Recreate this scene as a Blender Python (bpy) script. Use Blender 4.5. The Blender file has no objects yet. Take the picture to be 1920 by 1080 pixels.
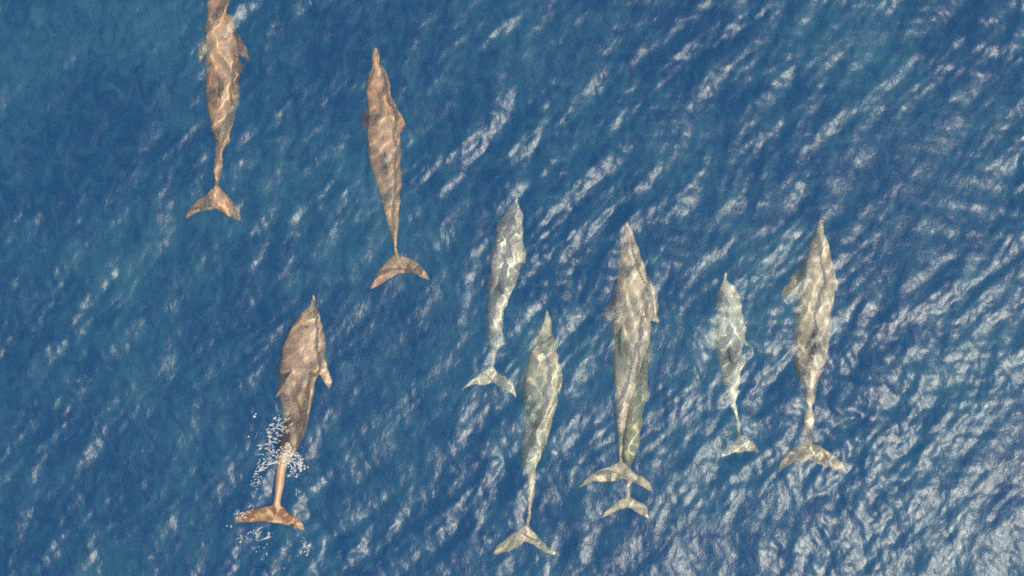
import bpy, math, random
import numpy as np
from mathutils import Vector, noise

# ------------------------------------------------------------------ camera, sky, sun, exposure
sc = bpy.context.scene
C = sc.collection
H = 11.0                                   # height of the drone above the sea
S = 10.6 / 1920.0                          # metres of sea per photograph pixel
cam = bpy.data.cameras.new("camera")
cam.sensor_fit = 'HORIZONTAL'
cam.angle = 2 * math.atan(5.3 / H)
cam.clip_start = 0.1
cam.clip_end = 20000
cam_o = bpy.data.objects.new("camera", cam)
cam_o.location = (0, 0, H)
C.objects.link(cam_o)
sc.camera = cam_o

SUN_EL, SUN_AZ = math.radians(51), math.radians(-33)      # azimuth counted from +X, towards the lower right
world = bpy.data.worlds.new("World")
sc.world = world
world.use_nodes = True
wn = world.node_tree.nodes
wn.clear()
sky = wn.new("ShaderNodeTexSky")
sky.sky_type = 'NISHITA'
sky.sun_disc = False
sky.sun_elevation = SUN_EL
sky.sun_rotation = math.radians(90) - SUN_AZ
sky.air_density, sky.dust_density, sky.ozone_density = 1.0, 4.0, 0.6
bg = wn.new("ShaderNodeBackground")
bg.inputs["Strength"].default_value = 0.15
wo = wn.new("ShaderNodeOutputWorld")
world.node_tree.links.new(sky.outputs[0], bg.inputs[0])
world.node_tree.links.new(bg.outputs[0], wo.inputs[0])

sun = bpy.data.lights.new("sun", 'SUN')
sun.energy = 4.1
sun.angle = math.radians(0.5)
sun.color = (1.0, 0.93, 0.69)
sun_o = bpy.data.objects.new("sun", sun)
sd = Vector((math.cos(SUN_EL) * math.cos(SUN_AZ), math.cos(SUN_EL) * math.sin(SUN_AZ), math.sin(SUN_EL)))
sun_o.rotation_euler = sd.to_track_quat('Z', 'Y').to_euler()
sun_o.location = sd * 60
C.objects.link(sun_o)

sc.view_settings.view_transform = 'Standard'
sc.view_settings.look = 'None'
sc.view_settings.exposure = 0.45
sc.view_settings.gamma = 1.0
sc.view_settings.use_curve_mapping = False
sc.render.engine = 'CYCLES'
sc.cycles.use_denoising = False          # the photograph is grainy too
sc.cycles.filter_width = 1.8
sc.cycles.use_adaptive_sampling = False
sc.cycles.sample_clamp_indirect = 2.0
sc.cycles.sample_clamp_direct = 2.5
sc.cycles.max_bounces = 6

rng = np.random.default_rng(11)
random.seed(5)


def W(px, py, z=0.0):
    """The point at height z that the photograph shows at pixel (px, py); below the surface the line of sight is bent by the water."""
    x, y = (px - 960) * S, (540 - py) * S
    if z >= 0:
        k = (H - z) / H
        return np.array([x * k, y * k, z])
    r = math.hypot(x, y) + 1e-9
    t = math.tan(math.asin(math.sin(math.atan(r / H)) / 1.33))
    k = 1 + (-z) * t / r
    return np.array([x * k, y * k, z])


def seen_at(co):
    """Where on the surface (z = 0) points of the scene are seen from the camera: array of x, y."""
    r = np.hypot(co[:, 0], co[:, 1]) + 1e-9
    z = co[:, 2]
    rr = r * H / (H - z)
    for _ in range(4):
        t = np.tan(np.arcsin(np.sin(np.arctan(rr / H)) / 1.33))
        rr = np.where(z < 0, r + z * t, rr)
    return co[:, :2] * (rr / r)[:, None]


# ------------------------------------------------------------------ the waves
NW = 190
lam = np.exp(rng.uniform(math.log(0.08), math.log(2.4), NW))
ang = math.radians(-36) + rng.normal(0, math.radians(40), NW)
flip = rng.random(NW) < 0.2
ang[flip] += math.pi
ang = np.where((lam < 0.2) & (rng.random(NW) < 0.75), rng.uniform(0, 2 * math.pi, NW), ang)   # the small ripples run every way
kx = 2 * math.pi / lam * np.cos(ang)
ky = 2 * math.pi / lam * np.sin(ang)
ph = rng.uniform(0, 2 * math.pi, NW)
slope = 0.85 * np.exp(-(np.log(lam / 0.37) / 0.58) ** 2) + 0.54 * np.exp(-(np.log(lam / 0.12) / 0.35) ** 2) + 0.16
slope *= rng.uniform(0.5, 1.3, NW)
slope *= 0.182 * math.sqrt(2) / math.sqrt((slope ** 2).sum())      # rms slope of the whole sea
amp = slope * lam / (2 * math.pi)


def gust(x, y):
    """Slow patches of rougher and calmer water."""
    g = (np.sin(0.83 * x + 1.1 * y + 0.4) + np.sin(-1.45 * x + 0.9 * y + 2.0)
         + np.sin(0.5 * x - 1.9 * y + 4.1) + np.sin(2.3 * x + 0.3 * y + 1.0))
    return 0.92 + 0.13 * g


def sea_height(x, y, spacing=0.0):
    x = np.asarray(x, float)
    y = np.asarray(y, float)
    h = np.zeros_like(x)
    g = gust(x, y)
    xw = x + 0.05 * np.sin(3.1 * y + 0.7 * x) + 0.04 * np.sin(5.3 * y - 2.2 * x + 1)
    yw = y + 0.05 * np.sin(2.7 * x - 1.1 * y + 2)
    for i in range(NW):
        fade = np.clip(1.6 - 6.0 * spacing / lam[i], 0, 1)
        p = kx[i] * xw + ky[i] * yw + ph[i]
        s = np.sin(p)
        h += amp[i] * fade * (g if lam[i] < 0.9 else 1.0) * (s + 0.18 * np.cos(2 * p))
    return h


def axis(half, step, far):
    a = list(np.arange(-half, half + step / 2, step))
    out, d, v = [], step, half
    while v < far:
        d *= 1.16
        v += d
        out.append(v)
    out = np.array(out)
    return np.concatenate([-out[::-1], a, out])


# ------------------------------------------------------------------ materials
def nodes_of(m):
    m.use_nodes = True
    nt = m.node_tree
    nt.nodes.clear()
    return nt, nt.nodes, nt.links


def water_material():
    m = bpy.data.materials.new("sea_water")
    nt, n, l = nodes_of(m)
    out = n.new("ShaderNodeOutputMaterial")
    tc = n.new("ShaderNodeTexCoord")

    def noise_tex(vec, scale, detail, rough=0.5, dist=0.0):
        t = n.new("ShaderNodeTexNoise")
        t.inputs["Scale"].default_value = scale
        t.inputs["Detail"].default_value = detail
        t.inputs["Roughness"].default_value = rough
        t.inputs["Distortion"].default_value = dist
        l.new(vec, t.inputs["Vector"])
        return t.outputs["Fac"]

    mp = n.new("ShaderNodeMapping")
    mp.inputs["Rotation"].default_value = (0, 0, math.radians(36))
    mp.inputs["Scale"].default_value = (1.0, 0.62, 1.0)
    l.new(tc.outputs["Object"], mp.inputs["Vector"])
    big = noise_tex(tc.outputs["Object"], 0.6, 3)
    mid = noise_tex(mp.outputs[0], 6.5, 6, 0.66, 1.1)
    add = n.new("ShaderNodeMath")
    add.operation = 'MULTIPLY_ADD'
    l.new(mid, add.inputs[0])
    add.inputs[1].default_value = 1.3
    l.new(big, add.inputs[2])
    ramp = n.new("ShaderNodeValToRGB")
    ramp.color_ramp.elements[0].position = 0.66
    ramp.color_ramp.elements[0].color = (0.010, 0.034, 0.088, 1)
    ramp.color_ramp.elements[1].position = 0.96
    ramp.color_ramp.elements[1].color = (0.075, 0.225, 0.24, 1)  # teal wisps imitate sky reflected on the wavelets, painted into the colour
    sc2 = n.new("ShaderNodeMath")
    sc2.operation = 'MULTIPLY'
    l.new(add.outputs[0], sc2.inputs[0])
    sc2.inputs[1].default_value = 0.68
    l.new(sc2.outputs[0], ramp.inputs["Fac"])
    # capillary ripples, drawn out along the crests
    r1 = noise_tex(mp.outputs[0], 14.0, 5, 0.6, 0.5)
    b = n.new("ShaderNodeBump")
    b.inputs["Strength"].default_value = 1.0
    b.inputs["Distance"].default_value = 0.011
    l.new(r1, b.inputs["Height"])
    # cloudy blue water and the painted teal wisps: some of what lies just below still shows through
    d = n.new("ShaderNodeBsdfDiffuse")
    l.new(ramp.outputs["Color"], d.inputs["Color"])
    l.new(b.outputs[0], d.inputs["Normal"])
    t = n.new("ShaderNodeBsdfRefraction")
    t.inputs["IOR"].default_value = 1.33
    t.inputs["Roughness"].default_value = 0.0
    t.inputs["Color"].default_value = (0.98, 1.0, 1.0, 1)
    under = n.new("ShaderNodeMixShader")
    under.inputs[0].default_value = 0.15
    l.new(t.outputs[0], under.inputs[1])
    l.new(d.outputs[0], under.inputs[2])
    g = n.new("ShaderNodeBsdfGlossy")
    g.inputs["Roughness"].default_value = 0.31
    l.new(b.outputs[0], g.inputs["Normal"])
    fr = n.new("ShaderNodeFresnel")
    fr.inputs["IOR"].default_value = 1.34
    l.new(b.outputs[0], fr.inputs["Normal"])
    top = n.new("ShaderNodeMixShader")
    l.new(fr.outputs[0], top.inputs[0])
    l.new(under.outputs[0], top.inputs[1])
    l.new(g.outputs[0], top.inputs[2])
    l.new(top.outputs[0], out.inputs["Surface"])
    return m


def deep_material():
    m = bpy.data.materials.new("deep_water")
    nt, n, l = nodes_of(m)
    out = n.new("ShaderNodeOutputMaterial")
    d = n.new("ShaderNodeBsdfDiffuse")
    tc = n.new("ShaderNodeTexCoord")
    t = n.new("ShaderNodeTexNoise")
    t.inputs["Scale"].default_value = 0.06
    l.new(tc.outputs["Object"], t.inputs["Vector"])
    r = n.new("ShaderNodeValToRGB")
    r.color_ramp.elements[0].color = (0.013, 0.066, 0.184, 1)
    r.color_ramp.elements[1].color = (0.015, 0.075, 0.184, 1)
    l.new(t.outputs["Fac"], r.inputs[0])
    l.new(r.outputs[0], d.inputs["Color"])
    l.new(d.outputs[0], out.inputs["Surface"])
    return m


def skin_material(name, base, pale, dark, fluke, lines):
    """Wet dolphin skin: mottled back, darker saddle, painted net of caustic light, glossy film of water with ripples."""
    m = bpy.data.materials.new(name)
    nt, n, l = nodes_of(m)
    out = n.new("ShaderNodeOutputMaterial")
    p = n.new("ShaderNodeBsdfPrincipled")
    tc = n.new("ShaderNodeTexCoord")

    def attr(nm):
        a = n.new("ShaderNodeAttribute")
        a.attribute_name = nm
        return a.outputs["Fac"]

    def mix(a, b, f):
        x = n.new("ShaderNodeMix")
        x.data_type = 'RGBA'
        for sock, v in ((x.inputs[6], a), (x.inputs[7], b)):
            if isinstance(v, tuple):
                sock.default_value = v + (1,)
            else:
                l.new(v, sock)
        if isinstance(f, float):
            x.inputs[0].default_value = f
        else:
            l.new(f, x.inputs[0])
        return x.outputs[2]

    def rng_map(v, a, b, c, d):
        r = n.new("ShaderNodeMapRange")
        l.new(v, r.inputs[0])
        for i, q in enumerate((a, b, c, d)):
            r.inputs[i + 1].default_value = q
        return r.outputs[0]

    def tex_noise(scale, detail, dist=0.0):
        t = n.new("ShaderNodeTexNoise")
        t.inputs["Scale"].default_value = scale
        t.inputs["Detail"].default_value = detail
        t.inputs["Distortion"].default_value = dist
        l.new(tc.outputs["Object"], t.inputs["Vector"])
        return t

    n1 = tex_noise(5.0, 4, 0.5)
    n2 = tex_noise(19.0, 5, 1.2)
    n3 = tex_noise(9.0, 3, 0.8)
    col = mix(base, pale, rng_map(n1.outputs["Fac"], 0.38, 0.70, 0.0, 0.85))
    col = mix(col, pale, attr("flank"))
    col = mix(col, fluke, attr("fluke"))
    col = mix(col, dark, rng_map(n2.outputs["Fac"], 0.48, 0.78, 0.0, 0.6))
    col = mix(col, pale, rng_map(n2.outputs["Fac"], 0.44, 0.26, 0.0, 0.5))
    greenish = tuple(c * k for c, k in zip(base, (0.88, 1.06, 0.98)))
    col = mix(col, greenish, rng_map(n3.outputs["Fac"], 0.50, 0.68, 0.0, 0.55))
    col = mix(col, dark, attr("saddle"))
    # caustic light painted into the colour: wandering pale lines that meet in a net
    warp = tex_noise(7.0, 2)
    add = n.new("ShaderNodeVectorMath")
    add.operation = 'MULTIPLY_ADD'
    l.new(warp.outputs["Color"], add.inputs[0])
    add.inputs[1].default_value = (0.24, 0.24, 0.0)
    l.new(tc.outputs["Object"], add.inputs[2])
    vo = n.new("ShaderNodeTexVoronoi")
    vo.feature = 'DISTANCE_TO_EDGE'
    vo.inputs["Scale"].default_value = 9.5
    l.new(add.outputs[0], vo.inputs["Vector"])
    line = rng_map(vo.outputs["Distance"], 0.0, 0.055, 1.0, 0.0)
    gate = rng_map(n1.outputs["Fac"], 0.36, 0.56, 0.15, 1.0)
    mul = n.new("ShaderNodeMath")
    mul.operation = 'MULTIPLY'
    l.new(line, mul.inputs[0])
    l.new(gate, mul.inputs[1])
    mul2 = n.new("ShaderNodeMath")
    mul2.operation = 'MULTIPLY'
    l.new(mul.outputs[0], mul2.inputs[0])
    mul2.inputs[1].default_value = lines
    caustic_col = tuple(min(0.75, c * 1.9 + 0.08) for c in pale)
    col = mix(col, caustic_col, mul2.outputs[0])
    l.new(col, p.inputs["Base Color"])
    p.inputs["Roughness"].default_value = 0.45
    bmp = n.new("ShaderNodeBump")
    bmp.inputs["Strength"].default_value = 0.25
    bmp.inputs["Distance"].default_value = 0.010
    l.new(n2.outputs["Fac"], bmp.inputs["Height"])
    l.new(bmp.outputs[0], p.inputs["Normal"])
    p.inputs["Coat Weight"].default_value = 0.0
    p.inputs["Coat Roughness"].default_value = 0.2
    p.inputs["Coat IOR"].default_value = 1.34
    cn = tex_noise(11.0, 3, 1.0)
    cb = n.new("ShaderNodeBump")
    cb.inputs["Strength"].default_value = 1.0
    cb.inputs["Distance"].default_value = 0.035
    l.new(cn.outputs["Fac"], cb.inputs["Height"])
    l.new(cb.outputs[0], p.inputs["Coat Normal"])
    l.new(p.outputs[0], out.inputs["Surface"])
    return m


def foam_material():
    m = bpy.data.materials.new("white_foam")
    nt, n, l = nodes_of(m)
    out = n.new("ShaderNodeOutputMaterial")
    p = n.new("ShaderNodeBsdfPrincipled")
    tc = n.new("ShaderNodeTexCoord")
    t = n.new("ShaderNodeTexNoise")
    t.inputs["Scale"].default_value = 40
    l.new(tc.outputs["Object"], t.inputs["Vector"])
    r = n.new("ShaderNodeValToRGB")
    r.color_ramp.elements[0].color = (0.42, 0.47, 0.49, 1)
    r.color_ramp.elements[1].color = (0.72, 0.69, 0.64, 1)
    l.new(t.outputs["Fac"], r.inputs[0])
    l.new(r.outputs[0], p.inputs["Base Color"])
    p.inputs["Roughness"].default_value = 0.4
    t2 = n.new("ShaderNodeBsdfTransparent")
    mx = n.new("ShaderNodeMixShader")
    mx.inputs[0].default_value = 0.62
    l.new(t2.outputs[0], mx.inputs[1])
    l.new(p.outputs[0], mx.inputs[2])
    l.new(mx.outputs[0], out.inputs["Surface"])
    return m


# ------------------------------------------------------------------ dolphins
def smooth(a, k):
    a = np.asarray(a, float)
    for _ in range(k):
        b = a.copy()
        b[1:-1] = 0.25 * a[:-2] + 0.5 * a[1:-1] + 0.25 * a[2:]
        a = b
    return a


def loft(verts, faces, rings):
    """Closed tube through rings of equal length."""
    base = len(verts)
    nr = len(rings[0])
    for r in rings:
        verts.extend([tuple(p) for p in r])
    for i in range(len(rings) - 1):
        for j in range(nr):
            a = base + i * nr + j
            b = base + i * nr + (j + 1) % nr
            faces.append((a, b, b + nr, a + nr))
    for i, flip in ((0, True), (len(rings) - 1, False)):
        c = np.mean(rings[i], 0)
        verts.append(tuple(c))
        ci = len(verts) - 1
        for j in range(nr):
            a = base + i * nr + j
            b = base + i * nr + (j + 1) % nr
            faces.append((b, a, ci) if flip else (a, b, ci))


def resample_pairs(pairs, n):
    P = np.array(pairs, float)
    t = np.linspace(0, 1, len(P))
    tt = np.linspace(0, 1, n)
    out = np.empty((n,) + P.shape[1:])
    for i in range(P.shape[1]):
        for j in range(P.shape[2]):
            out[:, i, j] = smooth(np.interp(tt, t, P[:, i, j]), 2)
    return out


def plate(verts, faces, pairs, thick, n=14, m=14):
    """A fin: chords (leading point, trailing point), each a 3-D point, given a lens section."""
    P = resample_pairs(pairs, n)
    rings = []
    th = np.linspace(0, 2 * math.pi, m, endpoint=False)
    for i, (a, b) in enumerate(P):
        c = (a + b) / 2
        h = (a - b) / 2
        nxt = P[min(i + 1, n - 1)].mean(0) - P[max(i - 1, 0)].mean(0)
        nn = np.cross(h, nxt)
        nn /= (np.linalg.norm(nn) + 1e-9)
        t = max(0.008, thick * (1 - 0.55 * i / (n - 1)))
        rings.append([c + h * math.cos(q) + nn * t * math.sin(q) for q in th])
    loft(verts, faces, rings)


def dolphin(spec):
    rows = spec["rows"]                    # (y, left x, right x) down the back, beak first
    tip = spec["tip"]
    ys = np.array([tip[1]] + [r[0] for r in rows], float)
    cx = np.array([tip[0]] + [(r[1] + r[2]) / 2 for r in rows], float)
    hw = np.array([2.0] + [(r[2] - r[1]) / 2 for r in rows], float)
    n = 110
    yy = np.linspace(ys[0], ys[-1], n)
    xx = smooth(np.interp(yy, ys, cx), 14)
    ww = smooth(np.interp(yy, ys, hw), 1)
    u = (yy - yy[0]) / (yy[-1] - yy[0])
    seed = spec["seed"]
    # depth of the back below the mean surface, along the body
    a = ww * S * 1.0
    b = 0.92 * a
    ped = np.clip((u - 0.62) / 0.25, 0, 1)
    b = b * (1 - ped) + np.maximum(1.3 * a, 0.055) * ped
    zt = -smooth(np.interp(u, *zip(*spec["depth"])), 12)
    zc = zt - b
    hl = zt
    verts, faces, rings = [], [], []
    m = 30
    th = np.linspace(0, 2 * math.pi, m, endpoint=False)
    dirx = np.gradient(xx)
    diry = np.gradient(yy)
    spine = []
    for i in range(n):
        c = W(xx[i], yy[i], zc[i])
        spine.append(c)
        t = np.array([dirx[i], -diry[i], 0.0])
        t /= np.linalg.norm(t)
        side = np.array([-t[1], t[0], 0.0])      # to the dolphin's left
        ring = []
        for q in th:
            cq, sq = math.cos(q), math.sin(q)
            e = 0.92
            r = c + side * a[i] * math.copysign(abs(cq) ** e, cq) + np.array([0, 0, b[i] * math.copysign(abs(sq) ** e, sq)])
            k = 0.003 * min(1, a[i] / 0.12)
            nz = noise.noise(Vector((r[0] * 7 + seed, r[1] * 7, r[2] * 7))) + 0.6 * noise.noise(Vector((r[0] * 17, r[1] * 17 + seed, r[2] * 17)))
            ring.append(r + (side * cq + np.array([0, 0, sq * 0.6])) * nz * k)
        rings.append(ring)
    loft(verts, faces, rings)
    spine = np.array(spine)
    zend = zc[-1]

    # flukes: chords from the root outwards, both sides
    fz = zc[-1]
    for lead, trail in (spec["fluke_l"], spec["fluke_r"]):
        k = max(len(lead), len(trail))
        L = np.array(lead, float)
        T = np.array(trail, float)
        tt = np.linspace(0, 1, k + 2)
        li = np.stack([np.interp(tt, np.linspace(0, 1, len(L)), L[:, j]) for j in (0, 1)], 1)
        ti = np.stack([np.interp(tt, np.linspace(0, 1, len(T)), T[:, j]) for j in (0, 1)], 1)
        pairs = []
        for q, (p1, p2) in enumerate(zip(li, ti)):
            z = fz - 0.015 * (q / (k + 1)) ** 2
            z1 = z
            pairs.append((W(p1[0], p1[1], z1), W(p2[0], p2[1], z1 - 0.006)))
        plate(verts, faces, pairs, 0.024, n=16, m=16)
    # stock joining the tail to the flukes
    r0 = W(xx[-1], yy[-1], (zend + fz) / 2)
    notch = spec["fluke_l"][1][-1] if False else spec["notch"]
    r1 = W(notch[0], notch[1], fz - 0.004)
    st = []
    for q in np.linspace(0, 1, 8):
        c = W(xx[-4], yy[-4], zc[-4]) * (1 - q) + r1 * q if q > 0 else W(xx[-4], yy[-4], zc[-4])
        ra = max(a[-4], 0.018) * (1 - q) + 0.03 * q
        rb = b[-4] * (1 - q) + 0.012 * q
        st.append([c + np.array([ra * math.cos(t), 0, rb * math.sin(t)]) for t in th[::2]])
    loft(verts, faces, st)
    # breast fins
    for fin in spec["fins"]:
        pairs = []
        for q, (p1, p2) in enumerate(fin["pts"]):
            ri = int(np.clip(np.searchsorted(yy, fin["pts"][0][0][1] + 18), 0, n - 1))
            z = zc[ri] - 0.02 + fin["z"] * q / (len(fin["pts"]) - 1)
            pairs.append((W(p1[0], p1[1], z), W(p2[0], p2[1], z - 0.008)))
        plate(verts, faces, pairs, 0.022, n=12, m=14)
    # back fin: chords climbing from the back
    df = spec["dorsal"]                    # front, back, tip pixel points, height
    f0, b0, tp, ht = df
    pairs = []

    def back_z(py):
        i = int(np.clip(np.searchsorted(yy, py), 0, n - 1))
        return zc[i] + b[i]
    for q in np.linspace(0, 1, 6):
        zf = back_z((f0[1] + b0[1]) / 2) - 0.05
        z = zf + (ht + 0.05) * q
        w = (1 - q) ** 0.8
        fr = np.array([tp[0] + (f0[0] - tp[0]) * (1 - q ** 1.25), tp[1] - 3 + (f0[1] - tp[1]) * (1 - q ** 1.25)])
        bk = np.array([tp[0] + (b0[0] - tp[0]) * (1 - q), tp[1] + (b0[1] - 4 - tp[1]) * (1 - q) ** 1.3 - 5 * math.sin(q * math.pi) * 0.6])
        pairs.append((W(fr[0], fr[1], z), W(bk[0], max(bk[1], fr[1] + 3), z)))
    plate(verts, faces, pairs, 0.022, n=10, m=14)

    me = bpy.data.meshes.new("raw")
    me.from_pydata([tuple(map(float, v)) for v in verts], [], faces)
    me.update()
    tmp = bpy.data.objects.new("raw", me)
    C.objects.link(tmp)
    rm = tmp.modifiers.new("remesh", 'REMESH')
    rm.mode = 'VOXEL'
    rm.voxel_size = 0.0105
    sm = tmp.modifiers.new("smooth", 'SMOOTH')
    sm.factor, sm.iterations = 0.5, 4
    dg = bpy.context.evaluated_depsgraph_get()
    body = bpy.data.meshes.new_from_object(tmp.evaluated_get(dg))
    bpy.data.objects.remove(tmp)
    bpy.data.meshes.remove(me)
    body.name = "dolphin"
    nv = len(body.vertices)
    co = np.empty(nv * 3, np.float32)
    body.vertices.foreach_get("co", co)
    co = co.reshape(-1, 3).astype(float)
    # coat pattern along and across the back
    sy = spine[::-1, 1]
    along = 1 - np.interp(co[:, 1], sy, np.linspace(0, 1, n))
    aidx = np.clip((along * (n - 1)).astype(int), 0, n - 1)
    across = (co[:, 0] - spine[aidx, 0]) / np.maximum(a[aidx], 0.02)
    jit = np.array([noise.noise(Vector((p[0] * 9, p[1] * 9, seed))) for p in co[::1]])
    fl_y = W(xx[-1], yy[-1])[1]
    fluke = np.clip((fl_y + 0.05 - co[:, 1]) / 0.1, 0, 1)
    du = (b0[1] - yy[0]) / (yy[-1] - yy[0])
    off = spec.get("saddle_off", -0.2)
    sad = 1.35 * np.exp(-((along - du + 0.01) / 0.06) ** 2 - ((across - off) / 0.42) ** 2) + 0.35 * np.exp(-((along - du) / 0.16) ** 2 - (across / 0.9) ** 2)
    sad = np.clip(sad * (0.75 + 0.8 * jit), 0, 1) * spec.get("saddle", 0.8)
    sad = np.maximum(sad, np.clip((along - 0.56 + 0.08 * jit) / 0.1, 0, 1) * (1 - fluke) * spec.get("tail_dark", 0.0))
    ub = spec.get("blow", 0.155)
    sad = np.maximum(sad, 0.9 * np.exp(-((along - ub) / 0.006) ** 2 - (across / 0.11) ** 2))
    flank = np.clip((np.abs(across + 0.25 * jit) - 0.62) / 0.35, 0, 1) * 0.55 * (1 - np.clip((np.abs(across) - 1.05) / 0.15, 0, 1))
    flank = np.maximum(flank, np.clip((along - 0.66 + 0.1 * jit) / 0.12, 0, 1) * (1 - fluke) * spec.get("tail_pale", 0.6))
    for nm, arr in (("fluke", fluke), ("saddle", sad), ("flank", flank)):
        at = body.attributes.new(nm, 'FLOAT', 'POINT')
        at.data.foreach_set("value", arr.astype(np.float32))
    # the object's origin sits at the middle of its back
    org = spine[n // 2].copy()
    co -= org
    body.vertices.foreach_set("co", co.astype(np.float32).ravel())
    body.polygons.foreach_set("use_smooth", np.ones(len(body.polygons), dtype=bool))
    body.update()
    body.materials.clear()
    body.materials.append(spec["mat"])
    o = bpy.data.objects.new("dolphin", body)
    o.location = org
    o.cycles.is_caustics_receiver = True
    o["label"] = spec["label"]
    o["category"] = "dolphin"
    o["group"] = "dolphins swimming in a pod"
    C.objects.link(o)
    return o


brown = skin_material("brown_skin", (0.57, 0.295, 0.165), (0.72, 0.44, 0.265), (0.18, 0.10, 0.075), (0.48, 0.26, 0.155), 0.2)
tan = skin_material("tan_skin", (0.62, 0.385, 0.24), (0.73, 0.50, 0.33), (0.13, 0.075, 0.05), (0.115, 0.05, 0.028), 0.0)
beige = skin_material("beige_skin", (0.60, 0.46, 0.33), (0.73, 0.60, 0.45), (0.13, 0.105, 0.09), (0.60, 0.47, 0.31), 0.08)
olive = skin_material("olive_skin", (0.55, 0.465, 0.34), (0.68, 0.60, 0.45), (0.11, 0.10, 0.085), (0.60, 0.49, 0.34), 0.0)
green = skin_material("greenish_skin", (0.36, 0.34, 0.21), (0.45, 0.42, 0.27), (0.18, 0.17, 0.11), (0.56, 0.47, 0.32), 0.0)
pale = skin_material("pale_grey_skin", (0.68, 0.62, 0.50), (0.78, 0.72, 0.61), (0.17, 0.155, 0.14), (0.64, 0.57, 0.42), 0.0)

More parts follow.
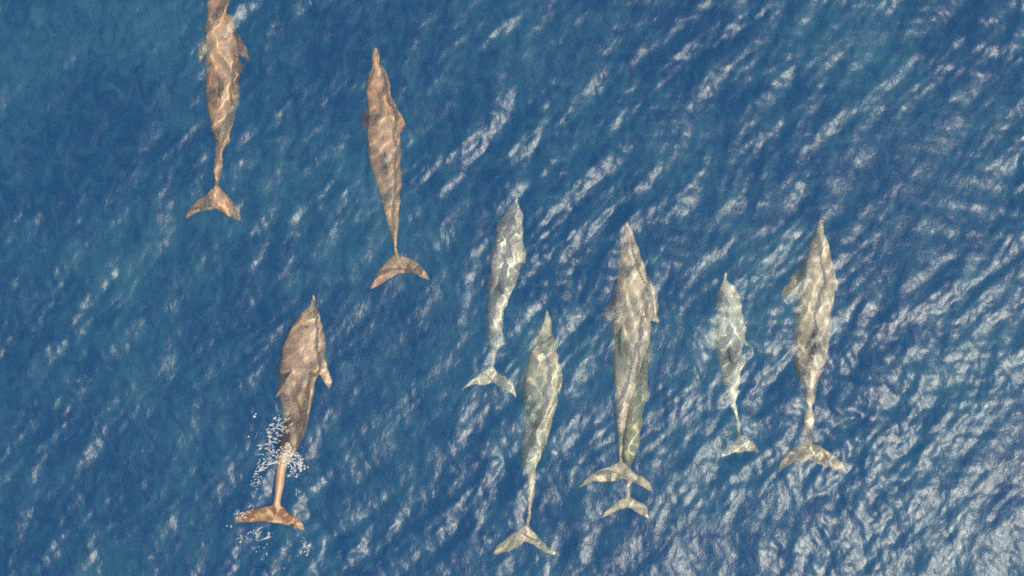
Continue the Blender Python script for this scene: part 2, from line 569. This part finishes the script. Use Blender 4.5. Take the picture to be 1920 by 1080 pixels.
SPECS = [
    dict(label="brown dolphin cut off by the top edge, head out of the picture", mat=brown, seed=1, depth=[(0, 0.15), (1, 0.17)], tip=(411, -78),
         rows=[(-68, 405, 416), (-52, 402, 419), (-45, 399, 421), (-34, 392, 426), (-15, 389, 429), (0, 388, 430), (11, 387, 432), (33, 387, 434), (56, 384, 440), (78, 382, 446), (111, 381, 451), (144, 382, 449), (178, 385, 445),
               (211, 391, 443), (240, 396, 438), (267, 402, 430), (289, 402, 423), (311, 404, 417), (333, 404.5, 411), (347, 404, 410)],
         fluke_l=([(407, 346), (396, 358), (382, 367), (366, 375), (354, 387), (348, 401), (348, 413)], [(408, 390), (400, 394), (388, 394), (372, 398), (361, 403), (354, 408), (349, 413)]),
         fluke_r=([(407, 346), (416, 358), (427, 366), (436, 377), (445, 390), (450, 402), (451, 416)], [(402, 390), (410, 394), (420, 399), (430, 405), (438, 409), (445, 413), (450, 416)]),
         notch=(404, 390), dorsal=((414, 140), (416, 184), (413, 190), 0.13), saddle=0.55, saddle_off=-0.45,
         fins=[dict(pts=[((386, 60), (386, 100)), ((374, 75), (379, 104)), ((367, 93), (374, 113)), ((370, 116), (373, 123))], z=-0.05),
               dict(pts=[((441, 62), (446, 102)), ((456, 75), (455, 107)), ((465, 87), (460, 112)), ((465, 106), (463, 120))], z=-0.05)]),
    dict(label="brown dolphin with pale beak, second from the left along the top, tail flukes spread wide", mat=brown, seed=2, depth=[(0, 0.06), (0.12, 0.13), (1, 0.15)], tip=(704, 89),
         rows=[(95, 698, 710), (105, 697, 711), (115, 697, 711), (121, 698, 712), (127, 695, 716), (140, 689, 727), (160, 686, 731), (180, 687, 734), (200, 687, 742), (225, 687, 748), (250, 686, 749), (275, 688, 751), (300, 692, 754), (320, 696, 754),
               (340, 703, 752), (360, 711, 753), (380, 716, 752), (400, 721, 748), (417, 725, 748), (432, 730, 747), (445, 736, 746), (460, 739, 745), (474, 740, 744)],
         fluke_l=([(742, 472), (732, 483), (721, 494), (711, 507), (701, 521), (695, 533), (694, 543)], [(752, 512), (742, 516), (730, 524), (718, 532), (708, 538), (701, 541), (695, 543)]),
         fluke_r=([(742, 472), (754, 478), (768, 481), (782, 489), (794, 502), (803, 516), (807, 526)], [(748, 513), (756, 515), (766, 512), (776, 513), (788, 519), (798, 526), (806, 528)]),
         notch=(750, 510), dorsal=((722, 272), (728, 318), (728, 324), 0.13), saddle=0.8, saddle_off=-0.15,
         fins=[dict(pts=[((742, 200), (744, 250)), ((752, 212), (752, 250)), ((757, 228), (757, 246))], z=-0.05),
               dict(pts=[((690, 204), (690, 238)), ((684, 206), (684, 240)), ((679, 210), (680, 238))], z=-0.05)]),
    dict(label="tan dolphin with reddish brown flukes breaking the surface in white splashes", mat=tan, seed=3, depth=[(0, 0.12), (0.1, 0.2), (0.4, 0.17), (0.64, 0.0), (0.75, -0.04), (1, -0.065)], tip=(588, 553),
         rows=[(558, 584, 592), (566, 583.5, 592), (573, 581, 593), (580, 571, 597), (593, 561, 602), (605, 553, 607), (625, 541, 610), (645, 532, 611), (665, 528, 610), (690, 523, 603), (712, 520, 595), (735, 521, 590), (757, 525, 586), (780, 528, 582),
               (800, 528, 575), (820, 526, 569), (838, 522, 559), (850, 519, 549), (870, 517, 537), (890, 517, 534), (910, 515.5, 532), (930, 514.5, 527), (945, 512, 525)],
         fluke_l=([(519, 942), (505, 948), (490, 950), (472, 953), (455, 958), (442, 966), (438, 975)], [(519, 982), (506, 979), (492, 978), (476, 979), (462, 980), (450, 981), (440, 979)]),
         fluke_r=([(519, 942), (530, 949), (543, 959), (554, 966), (563, 973), (570, 982), (571, 994)], [(513, 981), (524, 982), (534, 984), (545, 987), (554, 990), (562, 993), (570, 995)]),
         notch=(517, 978), dorsal=((552, 688), (541, 738), (517, 746), 0.16), saddle=0.7, saddle_off=-0.35, tail_pale=0.0, tail_dark=0.72,
         fins=[dict(pts=[((597, 655), (592, 704)), ((610, 674), (603, 706)), ((618, 696), (609, 718)), ((624, 718), (615, 728))], z=-0.05),
               dict(pts=[((532, 655), (530, 690)), ((526, 668), (524, 700)), ((522, 690), (521, 708))], z=-0.05)]),
    dict(label="slim pale grey dolphin in the middle of the pod, fluke almost touching its neighbour", mat=pale, seed=4, depth=[(0, 0.30), (1, 0.26)], tip=(966, 363),
         rows=[(372, 962, 970), (381, 959, 972), (388, 951, 977), (400, 944, 983), (415, 937, 987), (440, 930, 982), (460, 925, 978), (485, 920, 977), (505, 918, 977), (530, 916, 969), (550, 916, 961), (570, 914, 952), (590, 912, 947), (610, 914, 946), (630, 914, 942),
               (650, 916, 937), (663, 917, 930), (670, 918, 924), (681, 918, 922)],
         fluke_l=([(920, 678), (910, 690), (898, 700), (886, 708), (876, 717), (869, 727), (866, 734)], [(926, 718), (917, 721), (906, 724), (896, 722), (885, 722), (876, 727), (867, 734)]),
         fluke_r=([(920, 678), (928, 692), (938, 700), (949, 707), (959, 716), (967, 727), (969, 744)], [(918, 720), (926, 720), (936, 724), (946, 731), (955, 735), (963, 740), (968, 745)]),
         notch=(921, 716), dorsal=((940, 505), (939, 550), (938, 556), 0.13), saddle=0.55, saddle_off=0.0,
         fins=[dict(pts=[((976, 452), (974, 488)), ((983, 470), (980, 494)), ((984, 486), (982, 494))], z=-0.05),
               dict(pts=[((927, 455), (922, 490)), ((920, 470), (916, 496)), ((915, 490), (913, 500))], z=-0.05)]),
    dict(label="greyish olive dolphin with dark back patch, flukes nearest the bottom edge", mat=olive, seed=5, depth=[(0, 0.26), (1, 0.24)], tip=(1029, 580),
         rows=[(590, 1024, 1033), (605, 1018, 1037), (620, 1008, 1039), (640, 996, 1041), (660, 992, 1042), (680, 987, 1047), (700, 983, 1051), (720, 981, 1051), (745, 981, 1050), (765, 980, 1046), (790, 979, 1041), (810, 978, 1035), (830, 977, 1028),
               (850, 979, 1018), (870, 980, 1011), (885, 982, 1005), (900, 985, 999), (915, 986, 1001), (930, 987, 1003), (945, 988, 1000), (960, 988, 998), (976, 987, 995)],
         fluke_l=([(990, 974), (980, 988), (965, 998), (950, 1008), (937, 1019), (928, 1030), (924, 1040)], [(992, 1014), (982, 1018), (970, 1026), (958, 1032), (946, 1038), (935, 1041), (925, 1041)]),
         fluke_r=([(990, 974), (999, 990), (1007, 1002), (1017, 1012), (1026, 1022), (1034, 1031), (1044, 1037)], [(980, 1016), (992, 1018), (1003, 1023), (1012, 1029), (1022, 1035), (1032, 1039), (1043, 1038)]),
         notch=(985, 1012), dorsal=((1004, 742), (1003, 790), (1000, 797), 0.13), saddle=0.95, saddle_off=-0.35,
         fins=[dict(pts=[((1047, 680), (1049, 730)), ((1054, 700), (1054, 738)), ((1056, 728), (1055, 742))], z=-0.05),
               dict(pts=[((986, 684), (983, 725)), ((977, 702), (976, 735)), ((974, 728), (973, 740))], z=-0.05)]),
    dict(label="largest beige dolphin with a dark fin patch, swimming over another dolphin's tail", mat=beige, seed=6, depth=[(0, 0.15), (1, 0.17)], tip=(1173, 416),
         rows=[(425, 1170, 1182), (434, 1169, 1185), (442, 1164, 1190), (455, 1160, 1194), (475, 1158, 1201), (500, 1156, 1209), (530, 1152, 1217), (555, 1148, 1223), (580, 1145, 1224), (605, 1143, 1223), (630, 1144, 1219), (660, 1147, 1211), (690, 1149, 1202), (720, 1151, 1194),
               (750, 1152, 1185), (780, 1155, 1178), (800, 1157, 1172), (820, 1159, 1169), (850, 1160, 1168), (867, 1160, 1168)],
         fluke_l=([(1164, 862), (1150, 871), (1136, 876), (1122, 882), (1108, 888), (1095, 899), (1087, 913)], [(1170, 898), (1158, 902), (1144, 905), (1130, 904), (1116, 903), (1101, 908), (1089, 914)]),
         fluke_r=([(1164, 862), (1176, 870), (1186, 879), (1197, 887), (1208, 893), (1218, 901), (1223, 920)], [(1158, 899), (1170, 899), (1180, 902), (1190, 907), (1202, 911), (1212, 916), (1221, 924)]),
         notch=(1163, 895), dorsal=((1170, 604), (1166, 652), (1162, 660), 0.13), saddle=0.9, saddle_off=-0.35,
         fins=[dict(pts=[((1212, 516), (1218, 602)), ((1228, 538), (1229, 607)), ((1238, 562), (1234, 608))], z=-0.05),
               dict(pts=[((1150, 560), (1148, 600)), ((1140, 572), (1140, 600)), ((1134, 584), (1134, 594))], z=-0.05)]),
    dict(label="yellowish dolphin mostly hidden beneath the largest one, only its right flank and flukes showing", mat=green, seed=7, depth=[(0, 1.0), (0.3, 0.9), (0.45, 0.55), (0.62, 0.38), (1, 0.36)], tip=(1196, 506),
         rows=[(520, 1190, 1204), (530, 1186, 1208), (550, 1180, 1214), (600, 1174, 1220), (650, 1172, 1220), (690, 1174, 1216), (720, 1175, 1218), (750, 1174, 1213), (780, 1172, 1207), (810, 1170, 1203), (830, 1169, 1199), (850, 1167, 1191), (870, 1168, 1187), (890, 1170, 1184), (910, 1171, 1181), (930, 1171, 1178)],
         fluke_l=([(1174, 926), (1164, 934), (1155, 942), (1147, 948), (1139, 955), (1132, 963), (1127, 970)], [(1184, 953), (1174, 954), (1165, 956), (1156, 959), (1147, 963), (1138, 967), (1128, 971)]),
         fluke_r=([(1174, 926), (1185, 932), (1195, 938), (1204, 944), (1211, 951), (1215, 959), (1216, 969)], [(1176, 954), (1184, 955), (1191, 959), (1197, 962), (1203, 965), (1209, 967), (1215, 970)]),
         notch=(1180, 951), dorsal=((1200, 640), (1199, 676), (1199, 682), 0.13), saddle=0.3,
         fins=[dict(pts=[((1208, 590), (1210, 630)), ((1216, 606), (1217, 640)), ((1222, 632), (1220, 646))], z=-0.05),
               dict(pts=[((1180, 590), (1180, 630)), ((1170, 606), (1170, 640)), ((1164, 632), (1166, 646))], z=-0.05)]),
    dict(label="small pale dolphin calf swimming between two larger beige dolphins", mat=pale, seed=8, depth=[(0, 0.28), (1, 0.24)], tip=(1361, 511),
         rows=[(522, 1358, 1364.5), (530, 1357, 1367), (537, 1351, 1375), (550, 1346, 1382), (565, 1344, 1385), (580, 1341, 1391), (600, 1340, 1394), (620, 1339, 1396), (640, 1340, 1396), (660, 1342, 1393), (680, 1347, 1390), (700, 1350, 1388), (720, 1354, 1386), (740, 1362, 1384),
               (760, 1369, 1383), (780, 1375, 1384), (800, 1381, 1388), (814, 1385, 1391)],
         fluke_l=([(1389, 811), (1382, 821), (1374, 827), (1366, 833), (1358, 839), (1351, 848), (1349, 860)], [(1395, 848), (1388, 849), (1380, 850), (1372, 851), (1364, 853), (1357, 855), (1350, 860)]),
         fluke_r=([(1389, 811), (1396, 820), (1403, 825), (1410, 828), (1416, 832), (1421, 840), (1424, 850)], [(1384, 848), (1391, 848), (1398, 847), (1405, 847), (1412, 849), (1418, 850), (1423, 851)]),
         notch=(1390, 845), dorsal=((1370, 640), (1374, 682), (1375, 688), 0.13), saddle=0.85, saddle_off=0.1,
         fins=[dict(pts=[((1345, 602), (1344, 634)), ((1336, 612), (1336, 642)), ((1329, 632), (1331, 652)), ((1327, 650), (1330, 659))], z=-0.05),
               dict(pts=[((1390, 602), (1392, 640)), ((1397, 618), (1398, 650)), ((1400, 642), (1399, 654))], z=-0.05)]),
    dict(label="beige dolphin furthest right, left breast fin stretched out to the side", mat=beige, seed=9, depth=[(0, 0.17), (1, 0.2)], tip=(1538, 410),
         rows=[(420, 1532, 1543), (432, 1531, 1544), (440, 1529, 1546), (448, 1522, 1551), (460, 1516, 1555), (480, 1511, 1561), (500, 1505, 1563), (520, 1499, 1564), (540, 1494, 1564), (560, 1491, 1562), (580, 1488, 1559), (605, 1486, 1556), (630, 1486, 1554), (650, 1487, 1550),
               (670, 1489, 1547), (690, 1492, 1543), (710, 1499, 1537), (730, 1505, 1532), (745, 1508, 1528), (758, 1511, 1524), (770, 1510, 1523), (790, 1505, 1524), (810, 1505, 1524), (828, 1506, 1525)],
         fluke_l=([(1515, 824), (1502, 833), (1488, 839), (1477, 848), (1469, 860), (1463, 873), (1461, 887)], [(1521, 861), (1510, 864), (1498, 868), (1487, 871), (1478, 875), (1470, 881), (1463, 888)]),
         fluke_r=([(1515, 824), (1530, 833), (1544, 842), (1557, 850), (1569, 858), (1579, 868), (1585, 882)], [(1509, 861), (1520, 863), (1532, 868), (1543, 872), (1555, 877), (1568, 880), (1582, 884)]),
         notch=(1515, 858), dorsal=((1531, 606), (1530, 654), (1530, 662), 0.13), saddle=0.85, saddle_off=0.2,
         fins=[dict(pts=[((1506, 494), (1500, 545)), ((1491, 516), (1487, 549)), ((1477, 533), (1476, 554)), ((1464, 551), (1466, 561))], z=-0.05),
               dict(pts=[((1560, 500), (1561, 540)), ((1566, 516), (1566, 546)), ((1569, 538), (1568, 550))], z=-0.05)]),
]
POD = [(dolphin(s_), s_) for s_ in SPECS]


# ------------------------------------------------------------------ the sea
def surface_mesh(name, v, nrm, f):
    """A piece of the wavy surface; the normals come from the whole sea, so that the pieces join without a seam."""
    used, inv = np.unique(f, return_inverse=True)
    f = inv.reshape(f.shape)
    me = bpy.data.meshes.new(name)
    me.vertices.add(len(used))
    me.vertices.foreach_set("co", v[used].astype(np.float32).ravel())
    me.loops.add(f.size)
    me.loops.foreach_set("vertex_index", f.astype(np.int32).ravel())
    me.polygons.add(len(f))
    me.polygons.foreach_set("loop_start", np.arange(0, f.size, 4, dtype=np.int32))
    me.polygons.foreach_set("loop_total", np.full(len(f), 4, dtype=np.int32))
    me.update()
    me.validate()
    me.polygons.foreach_set("use_smooth", np.ones(len(f), dtype=bool))
    me.normals_split_custom_set_from_vertices(nrm[used].tolist())
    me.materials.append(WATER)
    o = bpy.data.objects.new(name, me)
    o.cycles.is_caustics_caster = True
    C.objects.link(o)
    return o


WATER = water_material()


def build_sea():
    xs = axis(5.9, 0.0145, 3000)
    ys = axis(3.6, 0.0145, 3000)
    nx, ny = len(xs), len(ys)
    X, Y = np.meshgrid(xs, ys)
    dx, dy = np.gradient(xs), np.gradient(ys)
    SP = np.maximum(dx[None, :].repeat(ny, 0), dy[:, None].repeat(nx, 1))
    Z = sea_height(X, Y, np.where(SP < 0.03, 0.0, SP))
    v = np.stack([X, Y, Z], -1).reshape(-1, 3)
    zy, zx = np.gradient(Z, ys, xs)
    nrm = np.stack([-zx, -zy, np.ones_like(Z)], -1).reshape(-1, 3)
    nrm /= np.linalg.norm(nrm, axis=1)[:, None]
    idx = np.arange(nx * ny).reshape(ny, nx)
    f = np.stack([idx[:-1, :-1], idx[:-1, 1:], idx[1:, 1:], idx[1:, :-1]], -1)
    owner = np.full((ny - 1, nx - 1), -1)
    # the patch of sea surface seen over each dolphin is cut out as its child
    for i, (o, spec) in enumerate(POD):
        n = len(o.data.vertices)
        co = np.empty(n * 3, np.float32)
        o.data.vertices.foreach_get("co", co)
        p = seen_at(co.reshape(-1, 3).astype(float) + np.array(o.location))
        m = np.zeros_like(owner, dtype=bool)
        for ox in (-0.012, 0.0, 0.012):
            for oy in (-0.012, 0.0, 0.012):
                m[np.searchsorted(ys, p[:, 1] + oy) - 1, np.searchsorted(xs, p[:, 0] + ox) - 1] = True
        owner[m & (owner < 0)] = i
    sea = surface_mesh("sea", v, nrm, f[owner < 0])
    sea["kind"] = "structure"
    sea["label"] = "rippled deep blue sea with pale sky glints on its waves"
    for i, (o, spec) in enumerate(POD):
        w = surface_mesh("sea_patch", v, nrm, f[owner == i])
        w.parent = o
        w.location = -o.location
        w["label"] = "patch of the clear rippled sea surface above this dolphin"


build_sea()
me_ = bpy.data.meshes.new("deep_water")
me_.from_pydata([(-9000, -9000, -200), (9000, -9000, -200), (9000, 9000, -200), (-9000, 9000, -200)], [], [(0, 1, 2, 3)])
me_.materials.append(deep_material())
deep = bpy.data.objects.new("deep_water", me_)
deep.cycles.is_caustics_receiver = True
deep["kind"] = "structure"
deep["label"] = "dark blue depth of the sea far below the dolphins"
C.objects.link(deep)
sun.cycles.is_caustics_light = True


# ------------------------------------------------------------------ white water
def ico():
    t = (1 + 5 ** 0.5) / 2
    v = np.array([(-1, t, 0), (1, t, 0), (-1, -t, 0), (1, -t, 0), (0, -1, t), (0, 1, t), (0, -1, -t), (0, 1, -t), (t, 0, -1), (t, 0, 1), (-t, 0, -1), (-t, 0, 1)], float)
    v /= np.linalg.norm(v[0])
    f = [(0, 11, 5), (0, 5, 1), (0, 1, 7), (0, 7, 10), (0, 10, 11), (1, 5, 9), (5, 11, 4), (11, 10, 2), (10, 7, 6), (7, 1, 8), (3, 9, 4), (3, 4, 2), (3, 2, 6), (3, 6, 8), (3, 8, 9), (4, 9, 5), (2, 4, 11), (6, 2, 10), (8, 6, 7), (9, 8, 1)]
    return v, f


ICO_V, ICO_F = ico()
foam_mat = foam_material()


def splash(label, strokes, drops, seed):
    """strokes: (x, y, spread x, spread y, count, length px, width px, angle, lift), each a thin curling string of white water;
    drops: (x, y, spread x, spread y, count, size px, lift)."""
    r = np.random.default_rng(seed)
    verts, faces = [], []

    def blob(px, py, q, lift):
        p = W(px, py)
        z = float(sea_height(p[0], p[1])) + lift
        v = ICO_V * r.uniform(0.8, 1.2, len(ICO_V))[:, None] * np.array([q, q, 0.5 * q]) * S + np.array([p[0], p[1], z])
        k = len(verts)
        verts.extend([tuple(x) for x in v])
        faces.extend([(a + k, b + k, c + k) for a, b, c in ICO_F])

    for (cx, cy, sx, sy, cnt, length, width, angle, lift) in strokes:
        for _ in range(int(cnt * 1.9)):
            x, y = r.normal(cx, sx), r.normal(cy, sy)
            an = math.radians(angle + r.normal(0, 22))
            curl = r.normal(0, 0.09)
            ln = 0.75 * length * math.exp(r.normal(0, 0.45))
            w = 0.8 * width * math.exp(r.normal(0, 0.3))
            hgt = lift * r.random()
            n = max(3, int(ln / (0.7 * w)))
            for i in range(n):
                t = i / (n - 1)
                q = w * (0.25 + 0.75 * math.sin(math.pi * t) ** 0.7) * r.uniform(0.65, 1.1) * 0.6
                blob(x, y, q, hgt)
                x += math.cos(an) * ln / n
                y -= math.sin(an) * ln / n
                an += curl + r.normal(0, 0.16)
    for (cx, cy, sx, sy, cnt, size, lift) in drops:
        for _ in range(cnt):
            blob(r.normal(cx, sx), r.normal(cy, sy), size * math.exp(r.normal(0, 0.45)) * 0.6, lift * r.random())
    me = bpy.data.meshes.new("splash_foam")
    me.from_pydata(verts, [], faces)
    me.polygons.foreach_set("use_smooth", np.ones(len(faces), dtype=bool))
    me.materials.append(foam_mat)
    o = bpy.data.objects.new("splash_foam", me)
    o["label"] = label
    o["category"] = "foam"
    o["kind"] = "stuff"
    C.objects.link(o)


splash("white splashes and droplets around the tail of the tan dolphin breaking the surface", [
    (520, 796, 8, 8, 13, 12, 2.2, -10, 0.03), (508, 812, 8, 7, 12, 13, 2.4, 5, 0.02), (503, 838, 9, 8, 9, 11, 2.0, 10, 0.02),
    (498, 864, 8, 8, 13, 14, 2.5, 15, 0.02), (486, 884, 7, 7, 9, 14, 2.2, 30, 0.01), (484, 902, 8, 6, 6, 9, 1.8, 40, 0.01), (478, 924, 5, 10, 5, 8, 1.6, 20, 0.01),
    (536, 848, 8, 6, 34, 9, 3.0, 10, 0.12), (533, 860, 6, 6, 24, 8, 2.8, -40, 0.10), (552, 858, 7, 6, 10, 12, 2.6, -50, 0.05), (562, 876, 6, 8, 13, 10, 2.6, 60, 0.02),
    (549, 888, 8, 4, 6, 9, 2.0, 30, 0.02), (560, 925, 4, 5, 3, 9, 2.0, 60, 0.0), (448, 966, 6, 4, 7, 10, 2.0, 40, 0.08), (468, 956, 12, 3, 5, 10, 1.6, 15, 0.06),
    (484, 1000, 12, 6, 4, 18, 2.2, 40, 0.0), (478, 1016, 16, 6, 5, 14, 2.2, 20, 0.0), (579, 1032, 4, 6, 6, 9, 2.6, 70, 0.02), (566, 1014, 5, 6, 3, 14, 1.8, -50, 0.0)],
    [(500, 850, 16, 40, 40, 1.1, 0.04), (552, 875, 14, 14, 30, 1.1, 0.04), (486, 1008, 28, 18, 22, 1.3, 0.02), (540, 1040, 20, 16, 14, 1.5, 0.02), (500, 1038, 2, 2, 3, 3.0, 0.0), (434, 986, 3, 3, 3, 1.8, 0.0), (478, 780, 3, 6, 3, 1.8, 0.03)], 3)
